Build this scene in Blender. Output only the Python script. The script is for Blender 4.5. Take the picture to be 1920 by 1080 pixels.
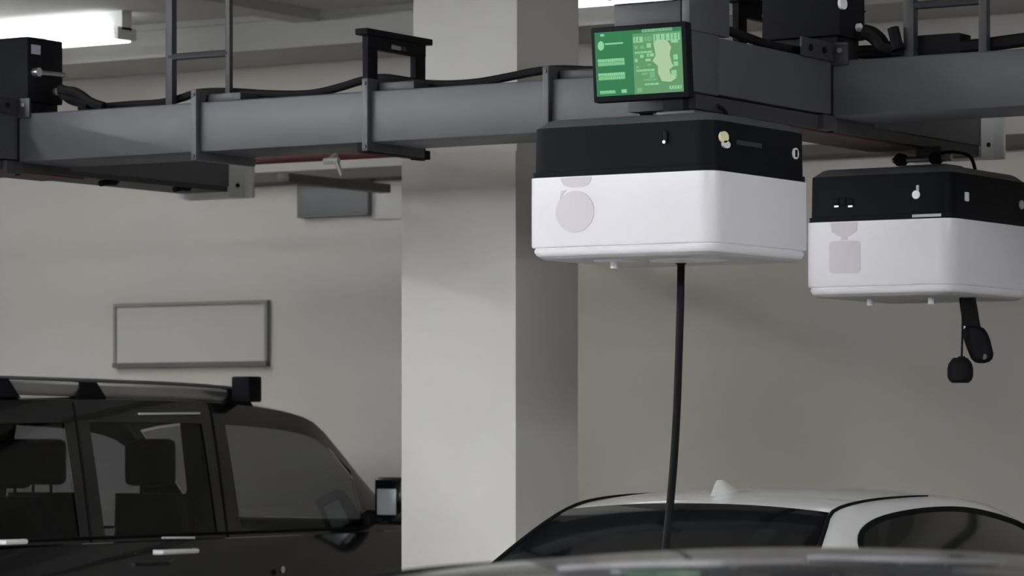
import bpy, bmesh, math, random
from mathutils import Vector, Matrix
random.seed(4)
for o in list(bpy.data.objects):
    bpy.data.objects.remove(o, do_unlink=True)
SC = bpy.context.scene
COL = SC.collection

# ---------------------------------------------------------------- camera, world, exposure
F = 6438.0                      # focal length in pixels of a 1920 wide frame
HZ = 823.0                      # horizon row
CAMZ = 1.6
CY, SY = 0.847, 0.5315          # cos / sin of the yaw
cam_d = bpy.data.cameras.new('camera')
cam_d.sensor_width = 36.0
cam_d.lens = F / 1920 * 36
cam_d.shift_y = (HZ - 540) / 1920
cam_d.clip_end = 200
cam_d.dof.use_dof = True
cam_d.dof.focus_distance = 12.0
cam_d.dof.aperture_fstop = 7.0
cam = bpy.data.objects.new('camera', cam_d)
cam.location = (0, 0, CAMZ)
cam.rotation_euler = (math.pi / 2, 0, math.atan2(SY, CY))
COL.objects.link(cam)
SC.camera = cam
w = bpy.data.worlds.new('world'); SC.world = w; w.use_nodes = True
w.node_tree.nodes['Background'].inputs[0].default_value = (.8, .82, .85, 1)
w.node_tree.nodes['Background'].inputs[1].default_value = 0.3
vs = SC.view_settings
vs.view_transform = 'Standard'; vs.look = 'None'; vs.gamma = 1; vs.use_curve_mapping = False
vs.exposure = 1.0
BACK_TUBES = 2.2                # the visible lamps by the back wall
ADDED_ROW_TUBES = 54.0                # unseen rows added at the left to light wall and column
ADDED_RIGHT_TUBES = 74.0              # unseen rows added at the right to brighten right-hand faces
ADDED_WALL_TUBES = 24.0               # unseen lamps added above the black car to lift the left wall
ADDED_FRONT_TUBES = 84.0             # unseen lamps added over the driving lane as main light from front left

# ---------------------------------------------------------------- photograph pixel -> place in the garage
def ray(px, py):
    u = (px - 960) / F; v = (HZ - py) / F
    return CY * u - SY, SY * u + CY, v
def px_x(px, py, x):            # point of the pixel on the plane x = const
    a, b, c = ray(px, py); t = x / a
    return Vector((x, t * b, CAMZ + t * c))
def px_y(px, py, y):
    a, b, c = ray(px, py); t = y / b
    return Vector((t * a, y, CAMZ + t * c))
def yx(px, x): return px_x(px, HZ, x).y
def xy(px, y): return px_y(px, HZ, y).x

# ---------------------------------------------------------------- materials
def lin(c): return tuple((v / 255 / 12.92 if v / 255 <= .04045 else ((v / 255 + .055) / 1.055) ** 2.4) for v in c)
def mat(name, rgb, rough=.5, metal=0, var=.06, scale=6, coat=0, bump=0, spec=.5, emit=0, tint=None):
    m = bpy.data.materials.new(name); m.use_nodes = True
    nt = m.node_tree; b = nt.nodes['Principled BSDF']
    c = lin(rgb)
    tc = nt.nodes.new('ShaderNodeTexCoord'); nz = nt.nodes.new('ShaderNodeTexNoise')
    nz.inputs['Scale'].default_value = scale; nz.inputs['Detail'].default_value = 5
    nt.links.new(tc.outputs['Object'], nz.inputs['Vector'])
    rp = nt.nodes.new('ShaderNodeValToRGB')
    rp.color_ramp.elements[0].position = .3; rp.color_ramp.elements[1].position = .7
    t2 = lin(tint) if tint else c
    rp.color_ramp.elements[0].color = (*[v * (1 - var) for v in c], 1)
    rp.color_ramp.elements[1].color = (*[min(1, v * (1 + var)) for v in t2], 1)
    nt.links.new(nz.outputs['Fac'], rp.inputs['Fac'])
    nt.links.new(rp.outputs['Color'], b.inputs['Base Color'])
    b.inputs['Roughness'].default_value = rough; b.inputs['Metallic'].default_value = metal
    b.inputs['Coat Weight'].default_value = coat; b.inputs['Coat Roughness'].default_value = .03
    b.inputs['Specular IOR Level'].default_value = spec
    if emit:
        b.inputs['Emission Color'].default_value = (*c, 1); b.inputs['Emission Strength'].default_value = emit
    if bump:
        n2 = nt.nodes.new('ShaderNodeTexNoise'); n2.inputs['Scale'].default_value = 90
        nt.links.new(tc.outputs['Object'], n2.inputs['Vector'])
        bp = nt.nodes.new('ShaderNodeBump'); bp.inputs['Strength'].default_value = bump; bp.inputs['Distance'].default_value = .004
        nt.links.new(n2.outputs['Fac'], bp.inputs['Height']); nt.links.new(bp.outputs['Normal'], b.inputs['Normal'])
    return m
def glass(name, tintc, gloss_rough=.03):
    m = bpy.data.materials.new(name); m.use_nodes = True
    nt = m.node_tree; nt.nodes.clear(); N = nt.nodes.new; L = nt.links.new
    out = N('ShaderNodeOutputMaterial'); mx = N('ShaderNodeMixShader'); tr = N('ShaderNodeBsdfTransparent'); gl = N('ShaderNodeBsdfGlossy')
    tr.inputs[0].default_value = (*tintc, 1); gl.inputs['Roughness'].default_value = gloss_rough; gl.inputs[0].default_value = (.9, .9, .9, 1)
    lw = N('ShaderNodeLayerWeight'); pw = N('ShaderNodeMath'); pw.operation = 'POWER'; pw.inputs[1].default_value = 5
    ad = N('ShaderNodeMath'); ad.operation = 'MULTIPLY_ADD'; ad.inputs[1].default_value = .96; ad.inputs[2].default_value = .04
    lw.inputs[0].default_value = .5
    L(lw.outputs['Facing'], pw.inputs[0]); L(pw.outputs[0], ad.inputs[0]); L(ad.outputs[0], mx.inputs[0])
    L(tr.outputs[0], mx.inputs[1]); L(gl.outputs[0], mx.inputs[2]); L(mx.outputs[0], out.inputs[0])
    return m
M = dict(
    wall=mat('painted_wall', (180, 178, 175), .85, var=.03, scale=.35, bump=.15, tint=(181, 174, 165)),
    column=mat('painted_column', (188, 186, 182), .85, var=.03, scale=1.2, bump=.15),
    ceiling=mat('painted_ceiling', (176, 175, 171), .9, var=.03, scale=1.0, bump=.1),
    floor=mat('concrete_floor', (150, 148, 143), .55, var=.1, scale=1.5),
    rail=mat('grey_rail_paint', (67, 67, 72), .5, var=.03, scale=3),
    rail_dark=mat('dark_rail_paint', (44, 44, 48), .5, var=.04, scale=3),
    red=mat('red_pipe_paint', (78, 36, 36), .6, var=.1, scale=4),
    conductor=mat('conductor_red_brown', (66, 42, 42), .6, var=.1),
    tray=mat('brown_cable_tray', (62, 57, 52), .6, var=.08),
    black=mat('black_powder_coat', (23, 23, 26), .6, var=.05, spec=.06),
    rubber=mat('black_rubber', (20, 20, 22), .6, var=.05, scale=20, spec=.12),
    gloss_black=mat('gloss_black_shell', (20, 21, 24), .5, var=.03, spec=.035),
    chamfer=mat('dark_grey_lid', (74, 75, 78), .45, var=.04),
    white=mat('white_shell', (223, 221, 226), .32, var=.01, coat=.2),
    emblem=mat('grey_emblem', (196, 191, 197), .5, var=.02),
    under=mat('robot_underside', (176, 175, 175), .5, var=.03),
    steel=mat('steel', (190, 190, 188), .3, metal=.9, var=.04),
    silver=mat('silver_paint', (178, 178, 178), .4, var=.03),
    lamp_amber=mat('amber_lens', (240, 236, 190), .2, var=.02),
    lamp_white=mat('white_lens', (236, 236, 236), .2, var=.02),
    sticker=mat('pale_sticker', (176, 174, 186), .6, var=.08, scale=60),
    greybox=mat('grey_box_paint', (96, 97, 97), .6, var=.05),
    sign=mat('sign_face', (175, 173, 170), .7, var=.02, scale=2),
    sign_frame=mat('sign_frame', (128, 127, 122), .6, var=.04),
    sign_dark=mat('sign_base', (92, 90, 85), .6, var=.04),
    suv=mat('black_car_paint', (18, 18, 21), .2, var=.03, coat=.6, spec=.35),
    suv_in=mat('black_car_interior', (18, 18, 20), .8, var=.05),
    white_car=mat('white_car_paint', (222, 222, 220), .28, var=.01, coat=1),
    grey_car=mat('dark_grey_car_paint', (34, 34, 37), .2, metal=.3, var=.02, coat=.5, spec=.4),
    dark_glass=mat('dark_tinted_glass', (14, 15, 17), .08, var=.02, coat=.3),
    seal=mat('black_seal', (14, 15, 16), .6, var=.02, spec=.08),
    chrome=mat('chrome', (210, 210, 210), .15, metal=1, var=.02),
    alu=mat('brushed_aluminium', (165, 165, 165), .3, metal=.8, var=.04),
    tyre=mat('tyre', (24, 24, 24), .8),
    mirror=mat('mirror_face', (190, 196, 200), .3, metal=.3, var=.02),
    tube=mat('lit_tube', (248, 251, 255), .4, var=0, emit=BACK_TUBES),
    added_lane_tube=mat('added_bright_lit_tube', (248, 251, 255), .4, var=0, emit=ADDED_FRONT_TUBES),
    added_row_tube=mat('added_row_lit_tube', (248, 251, 255), .4, var=0, emit=ADDED_ROW_TUBES),
    added_right_tube=mat('added_right_lit_tube', (248, 251, 255), .4, var=0, emit=ADDED_RIGHT_TUBES),
    added_wall_tube=mat('added_wall_lit_tube', (248, 251, 255), .4, var=0, emit=ADDED_WALL_TUBES),
    housing=mat('lamp_housing', (225, 225, 222), .4, var=.02),
)
def emis(name, rgb, s):
    m = bpy.data.materials.new(name); m.use_nodes = True; nt = m.node_tree
    b = nt.nodes['Principled BSDF']; c = lin(rgb)
    b.inputs['Base Color'].default_value = (.004, .004, .004, 1); b.inputs['Roughness'].default_value = .6; b.inputs['Specular IOR Level'].default_value = .05
    b.inputs['Emission Color'].default_value = (*c, 1); b.inputs['Emission Strength'].default_value = s * .5
    return m
M['scr_bg'] = emis('screen_green', (50, 122, 78), 1)
M['scr_txt'] = emis('screen_pale_green', (140, 203, 155), 1)
M['scr_mid'] = emis('screen_mid_green', (98, 150, 104), 1)
M['scr_map'] = emis('screen_map_green', (170, 200, 160), 1)
M['glass_side'] = glass('tinted_window_glass', (.42, .425, .44))

# ---------------------------------------------------------------- object helpers
WL = {}
def thing(name, label, cat, loc=(0, 0, 0), group=None):
    o = bpy.data.objects.new(name, None); COL.objects.link(o)
    o.location = loc; o['label'] = label; o['category'] = cat
    o.empty_display_size = .1
    if group: o['group'] = group
    WL[o] = Vector(loc)
    return o
def finish(bm, ang=32):
    bmesh.ops.remove_doubles(bm, verts=bm.verts, dist=1e-5)
    bmesh.ops.recalc_face_normals(bm, faces=bm.faces)
    bm.normal_update()
    for f in bm.faces: f.smooth = True
    for e in bm.edges:
        if len(e.link_faces) != 2 or e.calc_face_angle(0) > math.radians(ang): e.smooth = False
def obj(name, bm, m, parent=None, label=None, cat=None, kind=None, group=None, recalc=True, ang=32):
    if recalc: finish(bm, ang)
    off = WL[parent] if parent else None
    if off is None:
        lo = [min(v.co[i] for v in bm.verts) for i in range(3)]; hi = [max(v.co[i] for v in bm.verts) for i in range(3)]
        off = Vector(((lo[0] + hi[0]) / 2, (lo[1] + hi[1]) / 2, lo[2]))
    bmesh.ops.translate(bm, verts=bm.verts, vec=-off)
    me = bpy.data.meshes.new(name); bm.to_mesh(me); bm.free()
    for q in (m if isinstance(m, (list, tuple)) else [m]): me.materials.append(q)
    o = bpy.data.objects.new(name, me); COL.objects.link(o)
    if parent: o.parent = parent
    else: o.location = off
    WL[o] = off
    if label: o['label'] = label
    if cat: o['category'] = cat
    if kind: o['kind'] = kind
    if group: o['group'] = group
    return o
def NB(): return bmesh.new()
def box(bm, x0, x1, y0, y1, z0, z1, bev=0, seg=2):
    x0, x1 = min(x0, x1), max(x0, x1); y0, y1 = min(y0, y1), max(y0, y1); z0, z1 = min(z0, z1), max(z0, z1)
    r = bmesh.ops.create_cube(bm, size=1)
    for v in r['verts']:
        v.co = Vector(((x0 + x1) / 2 + v.co.x * (x1 - x0), (y0 + y1) / 2 + v.co.y * (y1 - y0), (z0 + z1) / 2 + v.co.z * (z1 - z0)))
    if bev:
        es = list({e for v in r['verts'] for e in v.link_edges})
        bmesh.ops.bevel(bm, geom=es, offset=bev, segments=seg, profile=.5, affect='EDGES')
    return bm
def B(*a, **k): return box(NB(), *a, **k)
def catmull(pts, n=6):
    P = [Vector(p) for p in pts]; out = []
    for i in range(len(P) - 1):
        p0 = P[max(i - 1, 0)]; p1 = P[i]; p2 = P[i + 1]; p3 = P[min(i + 2, len(P) - 1)]
        for k in range(n):
            t = k / n
            out.append(.5 * ((2 * p1) + (p2 - p0) * t + (2 * p0 - 5 * p1 + 4 * p2 - p3) * t * t + (3 * p1 - p0 - 3 * p2 + p3) * t ** 3))
    out.append(P[-1]); return out
def tube(bm, path, r, n=10, smooth=0, caps=True):
    P = catmull(path, smooth) if smooth else [Vector(p) for p in path]
    rad = r if callable(r) else (lambda t: r)
    T = [(P[min(i + 1, len(P) - 1)] - P[max(i - 1, 0)]).normalized() for i in range(len(P))]
    up = Vector((0, 0, 1)) if abs(T[0].z) < .9 else Vector((1, 0, 0))
    nrm = T[0].cross(up).normalized(); rings = []
    for i, p in enumerate(P):
        nrm = (nrm - T[i] * nrm.dot(T[i])).normalized(); bi = T[i].cross(nrm)
        rr = rad(i / (len(P) - 1))
        rings.append([bm.verts.new(p + (nrm * math.cos(a) + bi * math.sin(a)) * rr) for a in [2 * math.pi * k / n for k in range(n)]])
    for a, b in zip(rings, rings[1:]):
        for k in range(n): bm.faces.new((a[k], a[(k + 1) % n], b[(k + 1) % n], b[k]))
    if caps: bm.faces.new(rings[0][::-1]); bm.faces.new(rings[-1])
    return bm
def TB(*a, **k): return tube(NB(), *a, **k)
def prism(bm, poly, d0, d1, axis):      # polygon (a,b) extruded along an axis: 'y' -> (x,z), 'x' -> (y,z), 'z' -> (x,y)
    def co(p, d): return {'y': (p[0], d, p[1]), 'x': (d, p[0], p[1]), 'z': (p[0], p[1], d)}[axis]
    a = [bm.verts.new(co(p, d0)) for p in poly]; b = [bm.verts.new(co(p, d1)) for p in poly]
    bm.faces.new(a); bm.faces.new(b[::-1])
    for i in range(len(poly)): bm.faces.new((a[i], b[i], b[(i + 1) % len(poly)], a[(i + 1) % len(poly)]))
    return bm
def PR(*a): return prism(NB(), *a)
def rrect(cx, cy, hx, hy, r, n=6):
    out = []
    for sx, sy, a0 in ((1, 1, 0), (-1, 1, 90), (-1, -1, 180), (1, -1, 270)):
        for k in range(n + 1):
            a = math.radians(a0 + 90 * k / n)
            out.append((cx + sx * (hx - r) + r * math.cos(a), cy + sy * (hy - r) + r * math.sin(a)))
    return out
def loft(bm, rings, caps=True):
    R = [[bm.verts.new(p) for p in r] for r in rings]; n = len(R[0])
    for a, b in zip(R, R[1:]):
        for k in range(n): bm.faces.new((a[k], a[(k + 1) % n], b[(k + 1) % n], b[k]))
    if caps: bm.faces.new(R[0][::-1]); bm.faces.new(R[-1])
    return bm
def disc(bm, c, r, d, axis, n=20, rz=None):  # a flat round button whose axis is x or y
    poly = [(r * math.cos(2 * math.pi * k / n), (rz or r) * math.sin(2 * math.pi * k / n)) for k in range(n)]
    if axis == 'y': return prism(bm, [(c[0] + a, c[2] + b) for a, b in poly], c[1], c[1] + d, 'y')
    if axis == 'x': return prism(bm, [(c[1] + a, c[2] + b) for a, b in poly], c[0], c[0] + d, 'x')
    return prism(bm, [(c[0] + a, c[1] + b) for a, b in poly], c[2], c[2] + d, 'z')
def DC(*a, **k): return disc(NB(), *a, **k)

# ---------------------------------------------------------------- the room
WY, CZ = 16.92, 4.07
obj('floor', B(-24, 20, -22, WY + .2, -.2, 0), M['floor'], kind='structure')
obj('ceiling', B(-24, 20, -22, WY + .2, CZ, CZ + .2), M['ceiling'], kind='structure')
obj('wall_back', B(-24, 20, WY, WY + .2, 0, CZ), M['wall'], kind='structure')
obj('wall_left', B(-24.2, -24, -22, WY + .2, 0, CZ), M['wall'], kind='structure')
obj('wall_right', B(20, 20.2, -22, WY + .2, 0, CZ), M['wall'], kind='structure')
obj('wall_front', B(-24, 20, -22.2, -22, 0, CZ), M['wall'], kind='structure')
# beam along the back wall
bz = px_y(775, 72, 16.2).z
obj('ceiling_beam', B(-24, 20, 16.2, WY, bz, CZ), M['ceiling'], kind='structure')
obj('trim_1', B(-24, 20, 16.17, 16.2, CZ - .035, CZ), M['ceiling'], kind='structure')
# cross beams
a0 = px_y(550, 22, 16.17).x; a1 = px_y(598, 20, 16.17).x
obj('ceiling_beam', B(a0, a1, 2, 16.17, CZ - .06, CZ), M['ceiling'], kind='structure')
p = px_y(1815, 20, 16.2)
obj('ceiling_beam', B(p.x, p.x + .5, 2, 16.2, p.z, CZ), M['ceiling'], kind='structure')
# square column, wider below than at the top
cx1 = -7.90; cyf = 12.63
xl_low = px_y(754, 600, cyf).x; xl_up = px_y(775, 60, cyf).x
yb = px_x(1085, 600, cx1).y
col = NB()
box(col, xl_up, cx1, cyf, yb, 2.85, CZ)
box(col, xl_low, cx1 - .004, cyf - .004, yb, 0, 2.85)
obj('column', col, M['column'], kind='structure')

# ---------------------------------------------------------------- ceiling lights
def light(x, y, z, label, group, m='tube', along_y=False, L=1.2):
    t = thing('ceiling_light', label, 'light', (x, y, z), group)
    def bx(b, a0, a1, c0, c1, z0, z1):            # a along the lamp, c across it
        box(b, *((x + c0, x + c1, y + a0, y + a1) if along_y else (x + a0, x + a1, y + c0, y + c1)), z0, z1)
    h = L / 2; g = NB()
    bx(g, -h, h, -.045, .045, z + .035, CZ)
    for s in (-h, h - .03): bx(g, s, s + .03, -.085, .085, z - .02, z + .05)
    obj('housing', g, M['housing'], t)
    for s in (-1, 1):
        st = m == 'tube' and s < 0                 # the two visible lamps carry their tubes one above the other
        e = [(a, s * .058) for a in (-h + .035, h - (.09 if st else .035))]
        zz = z + (.062 if st else 0)
        obj('lamp_tube', TB([(x + c, y + a, zz) if along_y else (x + a, y + c, zz) for a, c in e], .03 if m == 'tube' else .026, n=10), M[m], t)
    return t
r1 = px_y(238, 68, 15.6)
light(r1.x - .6, 15.6, r1.z, 'lit twin tube lamp behind the left black control box', None)
r2 = px_y(1156, 1, 15.6)
light(r2.x - .6, 15.6, r1.z, 'lit twin tube lamp at the top edge just right of the column', None)
for x, y in [(x, y) for y in (2.2, 0.0, -2.2) for x in (-12.5, -9.4, -6.3)]:  # lamps out of view, added for the main light on front faces
    light(x, y, 3.95, 'unseen twin tube lamp added over the lane in front of the rails for light', 'added unseen lamps over the lane', 'added_lane_tube')
for x, ys_, m_ in ((-14.0, (4.6, 6.4, 8.2), 'added_row_tube'), (-10.4, (4.6, 6.4, 8.2), 'added_row_tube'), (1.5, (2.5, 4.5, 6.5, 8.5), 'added_right_tube'), (4.6, (5.0, 7.0), 'added_right_tube'), (-13.6, (12.3, 14.3), 'added_wall_tube')):  # unseen fill lamps, added to brighten column, right-hand faces and left wall
    for y in ys_:
        light(x, y, 3.95, 'unseen twin tube lamp added in a row towards the rails as fill light', 'added unseen fill lamps in rows towards the rails', m_, True, 1.8)

# ---------------------------------------------------------------- overhead rails
RY0, RY1, RZ0, RZ1 = 11.40, 11.76, 2.793, 3.0
t = thing('overhead_rail', 'long grey box rail crossing the whole picture from left to right', 'rail', (-8, 11.58, RZ0))
obj('beam', B(-13.2, -0.4, RY0, RY1, RZ0, RZ1, .008), M['rail'], t)
for px in (362, 683, 1022):
    x = xy(px, RY0 - .03)
    fl = NB()
    box(fl, x - .014, x + .014, RY0 - .028, RY0, RZ0 - .035, RZ1 + .05, .003)
    box(fl, x - .014, x + .014, RY1, RY1 + .028, RZ0 - .035, RZ1 + .05, .003)
    box(fl, x - .014, x + .014, RY0, RY1, RZ1, RZ1 + .05); box(fl, x - .014, x + .014, RY0, RY1, RZ0 - .035, RZ0)
    f = obj('splice_flange', fl, M['rail'], t)
    for zz in (RZ0 - .018, RZ1 + .03):
        obj('bolt', DC((x, RY0 - .033, zz), .008, .006, 'y', n=8), M['rail_dark'], f)
    obj('cable_rest', B(x + .03, x + .2, RY0 + .03, RY0 + .2, RZ1, RZ1 + .035, .004), M['rail_dark'], f)
BRX = -5.755; BLX = -9.664; BWD = .30
def branch(xr, y0, y1, label, zt=2.742):
    t = thing('branch_rail', label, 'rail', (xr - BWD / 2, (y0 + y1) / 2, 2.745))
    obj('beam', B(xr - BWD, xr, y0, RY0, 2.80, RZ1, .006), M['rail'], t)
    obj('beam', B(xr - BWD, xr, RY1, y1, 2.78, RZ1, .006), M['rail'], t)
    obj('track', B(xr - BWD + .02, xr - .012, y0 + .05, y1, zt, 2.793), M['rail_dark'], t)
    obj('conductor_strip', B(xr - BWD + .03, xr - .03, RY1 - .9, RY1 + (.12 if zt > 2.75 else .5), zt - .007, zt), M['conductor'], t)
    # end bracket
    e = NB(); box(e, xr - BWD, xr, y1, y1 + .12, 2.735, RZ1); box(e, xr - BWD - .06, xr + .045, y1 + .12, y1 + .14, 2.735, RZ1 + .02, .003)
    eb = obj('end_bracket', e, M['silver'], t)
    for zz in (2.79, 2.93): obj('bolt', DC((xr, y1 + .06, zz), .009, .01, 'x', n=8), M['black'], eb)
    # corner post where it meets the long rail
    obj('corner_strip', B(xr - .012, xr + .006, RY0 - .008, RY0 + .004, 2.735, RZ1 + .07), M['black'], t)
    cb = obj('corner_bracket', B(xr, xr + .07, RY0 - .012, RY0, RZ1 - .02, RZ1 + .065, .003), M['rail_dark'], t)
    obj('bolt', DC((xr + .04, RY0 - .02, RZ1 + .035), .01, .008, 'y', n=8), M['steel'], cb)
    obj('corner_block', B(xr - .05, xr + .012, RY0 - .09, RY0 + .02, 2.74, 2.795, .003), M['rail_dark'], t)
    cb = obj('corner_bracket', B(xr, xr + .012, RY0 - .26, RY0 - .012, RZ1 - .005, RZ1 + .065, .003), M['rail_dark'], t)
    for yy in (RY0 - .2, RY0 - .09): obj('bolt', DC((xr + .012, yy, RZ1 + .03), .012, .008, 'x', n=8), M['black'], cb)
    return t
y_near = 10.332
tb = branch(BRX, y_near, yx(1840, BRX), 'short dark grey cross rail carrying both white robots at the right')
obj('end_cap', B(BRX - BWD - .006, BRX + .006, y_near - .03, y_near + .19, 2.795, RZ1 + .006, .006), M['rail'], tb)
branch(BLX, 8.2, yx(430, BLX), 'short grey cross rail under the left black control box', 2.758)
# small clips below the left cross rail
for px, py in ((207, 341), (345, 352)):
    q = px_x(px, py, BLX - .03)
    c = NB(); box(c, q.x - .02, q.x + .02, q.y - .03, q.y + .03, q.z - .015, 2.757, .006); tube(c, [(q.x, q.y - .07, q.z - .012), (q.x, q.y + .05, q.z + .01)], .014, n=8)
    obj('rail_clip', c, M['black'], label='small dark clip under the left cross rail, the ' + ('nearer one on the left' if px < 300 else 'farther one by the white end bracket'), cat='clip')

# portal hanger brackets straddling the long rail
def portal(x, y0, y1, ztop, label):
    t = thing('portal_bracket', label, 'bracket', (x, (y0 + y1) / 2, RZ0))
    hx = .014
    obj('top_bar', B(x - .03, x + .03, y0 - .03, y1 + .03, ztop - .026, ztop, .004), M['black'], t)
    pl = NB(); s = (y1 - y0); zb = ztop - .078
    sa, sb = y0 + s * .40, y0 + s * .66
    box(pl, x - hx, x + hx, y0, sa, zb, ztop - .026); box(pl, x - hx, x + hx, sb, y1, zb, ztop - .026)
    box(pl, x - hx, x + hx, sa, sb, zb, ztop - .066); box(pl, x - hx, x + hx, sa, sb, ztop - .044, ztop - .026)
    obj('slotted_plate', pl, M['black'], t)
    obj('leg', B(x - hx, x + hx, y0, y0 + .07, RZ1 + .001, zb, .003), M['black'], t)
    obj('leg', B(x - hx, x + hx, y1 - .075, y1, RZ0 - .045, zb, .003), M['black'], t)
    obj('bottom_bar', B(x - .025, x + .025, RY0 - .02, y1 + .02, RZ0 - .04, RZ0 - .003, .004), M['black'], t)
xp = xy(690, RY0 + .02)
yb2 = yx(793, xp)
portal(xp, RY0 + .0, yb2, px_x(690, 55, xp).z, 'black slotted portal bracket straddling the long rail left of the column')
xp2 = xy(1386, RY1 + .05)
portal(xp2, RY1 + .02, RY1 + .5, px_x(1386, -6, xp2).z, 'black slotted portal bracket left of the right control box, cut by the top edge')
# ladder hangers from ceiling to rail
def hanger(pa, pb, rungs, y, label, wa, wb):
    xa = xy(pa, y); xb = xy(pb, y)
    t = thing('rail_hanger', label, 'hanger', ((xa + xb) / 2, y, RZ1))
    obj('post', B(xa - wa, xa + wa, y, y + 2 * wa, RZ1, CZ, .004), M['rail_dark'], t)
    obj('post', B(xb - wb, xb + wb, y, y + 2 * wb, RZ1, CZ, .004), M['rail_dark'], t)
    for z in rungs: obj('rung', TB([(xa, y + wb, z), (xb, y + wb, z)], .015, n=8), M['rail_dark'], t)
    return t
zr = px_y(372, 103, RY0 + .1).z
hanger(316, 426, (zr, zr + .5), RY0 + .1, 'dark ladder shaped hanger on the rail beside the left lamp', .018, .0125)
zr = px_y(1775, 5, RY0 + .1).z
t = hanger(1703, 1842, (zr, zr + .5), RY0 + .1, 'dark ladder shaped hanger on the rail at the right edge', .021, .017)
q0 = px_y(1702, 86, RY0 + .14); q1 = px_y(1800, 66, RY0 + .14)
obj('foot_block', B(q0.x, q1.x, RY0 + .14, RY0 + .24, RZ1, q1.z + .01, .006), M['black'], t)

# control boxes on the junctions
def cbox(px_c, py_top, py_bot, wx, px_end, xface, label, hide=0):
    q = px_x(px_c, py_bot, xface); yf = q.y
    ztop = px_x(px_c, py_top, xface).z; yb_ = yx(px_end, xface)
    t = thing('control_box', label, 'box', (xface - wx / 2, (yf + yb_) / 2, q.z))
    body = obj('body', B(xface - wx, xface, yf, yb_, q.z, ztop, .006), M['black'], t)
    obj('base_pad', B(xface - wx + .03, xface - .02, yf + .02, yb_ - .01, RZ1, q.z, .004), M['rubber'], t)
    return t, yf, yb_, q.z, ztop
XB = BLX + .03
t, yf, yb_, z0, z1 = cbox(52, 68, 189, .36, 118, XB, 'black control box with silver bar and pale sticker, under the lamp')
q = px_x(60, 137, XB)
g = NB(); a = px_x(64, 136, XB); b = px_x(116, 141, XB)
tube(g, [(XB + .012, a.y, a.z), (XB + .012, b.y, b.z)], .011, n=8); disc(g, (XB, a.y, a.z), .02, .03, 'x', n=12)
obj('grab_bar', g, M['steel'], t)
a = px_x(67, 93, XB); obj('sticker', B(XB, XB + .002, a.y - .03, a.y + .03, a.z - .02, a.z + .02), M['sticker'], t)
a = px_x(103, 172, XB); obj('bolt', DC((XB, a.y, a.z), .016, .014, 'x', n=10), M['steel'], t)
XR = BRX + .03
t, yf, yb_, z0, z1 = cbox(1574, -70, 66, .325, 1622, XR, 'black control box with round white buttons, above the right rail corner')
for px, py, r in ((1577, 7, .022), (1608, 52, .016)):
    a = px_x(px, py, XR); obj('button', DC((XR, a.y, a.z), r * 1.3, .012, 'x', n=14, rz=r), M['lamp_white'], t)
a0 = px_x(1582, 12, XR); a1 = px_x(1622, 22, XR)
obj('seam_strip', B(XR, XR + .003, a0.y, a1.y, a0.z - .004, a0.z + .002), M['rubber'], t)

# drive unit on the near end of the right cross rail
t = thing('drive_unit', 'grey drive unit standing on the rail end above the green screen', 'drive unit', (BRX - .15, y_near + .1, RZ1))
zt = CAMZ + 1.66
obj('body', B(BRX - BWD + .0, BRX - .03, y_near - .02, y_near + .16, RZ1 + .006, zt - .14, .01), M['rail_dark'], t)
obj('top_block', B(BRX - BWD + .03, BRX - .04, y_near, y_near + .15, zt - .14, zt + .1, .006), M['rail_dark'], t)
obj('side_plate', B(BRX - .028, BRX + .004, y_near - .02, y_near + .27, RZ1 + .006, zt - .1, .005), M['rail'], t)
obj('ledge', B(BRX - BWD + .0, BRX - .03, y_near - .035, y_near - .02, zt - .15, zt - .135), M['steel'], t)

# ---------------------------------------------------------------- cables on the rails
yc = RY0 + .16
pts = [(150, 202), (200, 200), (250, 196), (300, 193), (340, 184), (372, 174), (430, 172), (500, 176), (560, 177), (600, 173), (640, 163), (680, 151), (720, 146), (760, 151),
       (800, 157), (850, 158), (900, 154), (950, 145), (1000, 135), (1045, 130), (1115, 132), (1180, 130), (1260, 122), (1350, 112), (1450, 104)]
obj('rail_cable', TB([px_y(a, b, yc) for a, b in pts], .017, n=10, smooth=4), M['rubber'], label='thick black cable lying wavy along the top of the long rail', cat='cable')
pts = [(1612, 98), (1680, 96), (1760, 92), (1830, 86), (1880, 80), (1925, 74), (1990, 66)]
obj('rail_cable', TB([px_y(a, b, yc) for a, b in pts], .026, n=10, smooth=4), M['rubber'], label='thick black cable on the rail top right of the right control box', cat='cable')
xc = BRX - .06
obj('rail_cable', TB([px_x(a, b, xc) for a, b in ((1330, 44), (1350, 52), (1400, 70), (1440, 84), (1500, 96))], .017, n=10, smooth=4), M['rubber'],
    label='black cable running along the cross rail top between screen and right control box', cat='cable')
for k, (dy, pp) in enumerate(((0, ((112, 166), (125, 170), (140, 172), (155, 180), (172, 192), (195, 200))), (.05, ((112, 172), (122, 182), (140, 186), (165, 198))), (.08, ((116, 180), (130, 190), (150, 196), (180, 200))))):
    obj('box_cable', TB([px_y(a, b, RY0 + .08 + dy) for a, b in pp], .02 - .004 * k, n=8, smooth=4), M['rubber'],
        label=('uppermost', 'middle', 'lowest')[k] + ' of three black cables leaving the left control box', cat='cable')
obj('box_cable', TB([px_y(a, b, RY0 + .12) for a, b in ((1621, 60), (1634, 64), (1648, 76), (1660, 90), (1700, 98))], .03, n=10, smooth=4), M['rubber'],
    label='fat black cable dropping from the right control box onto the rail', cat='cable')
t = thing('cable_plug', 'small tilted black plug on the rail beside the right hanger', 'plug', px_y(1680, 92, RY0 + .08))
q = px_y(1677, 62, RY0 + .08); q2 = px_y(1684, 94, RY0 + .08)
obj('plug_body', TB([q2, q2.lerp(q, .55)], lambda s: .03 - .008 * s, n=8), M['black'], t)
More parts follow.
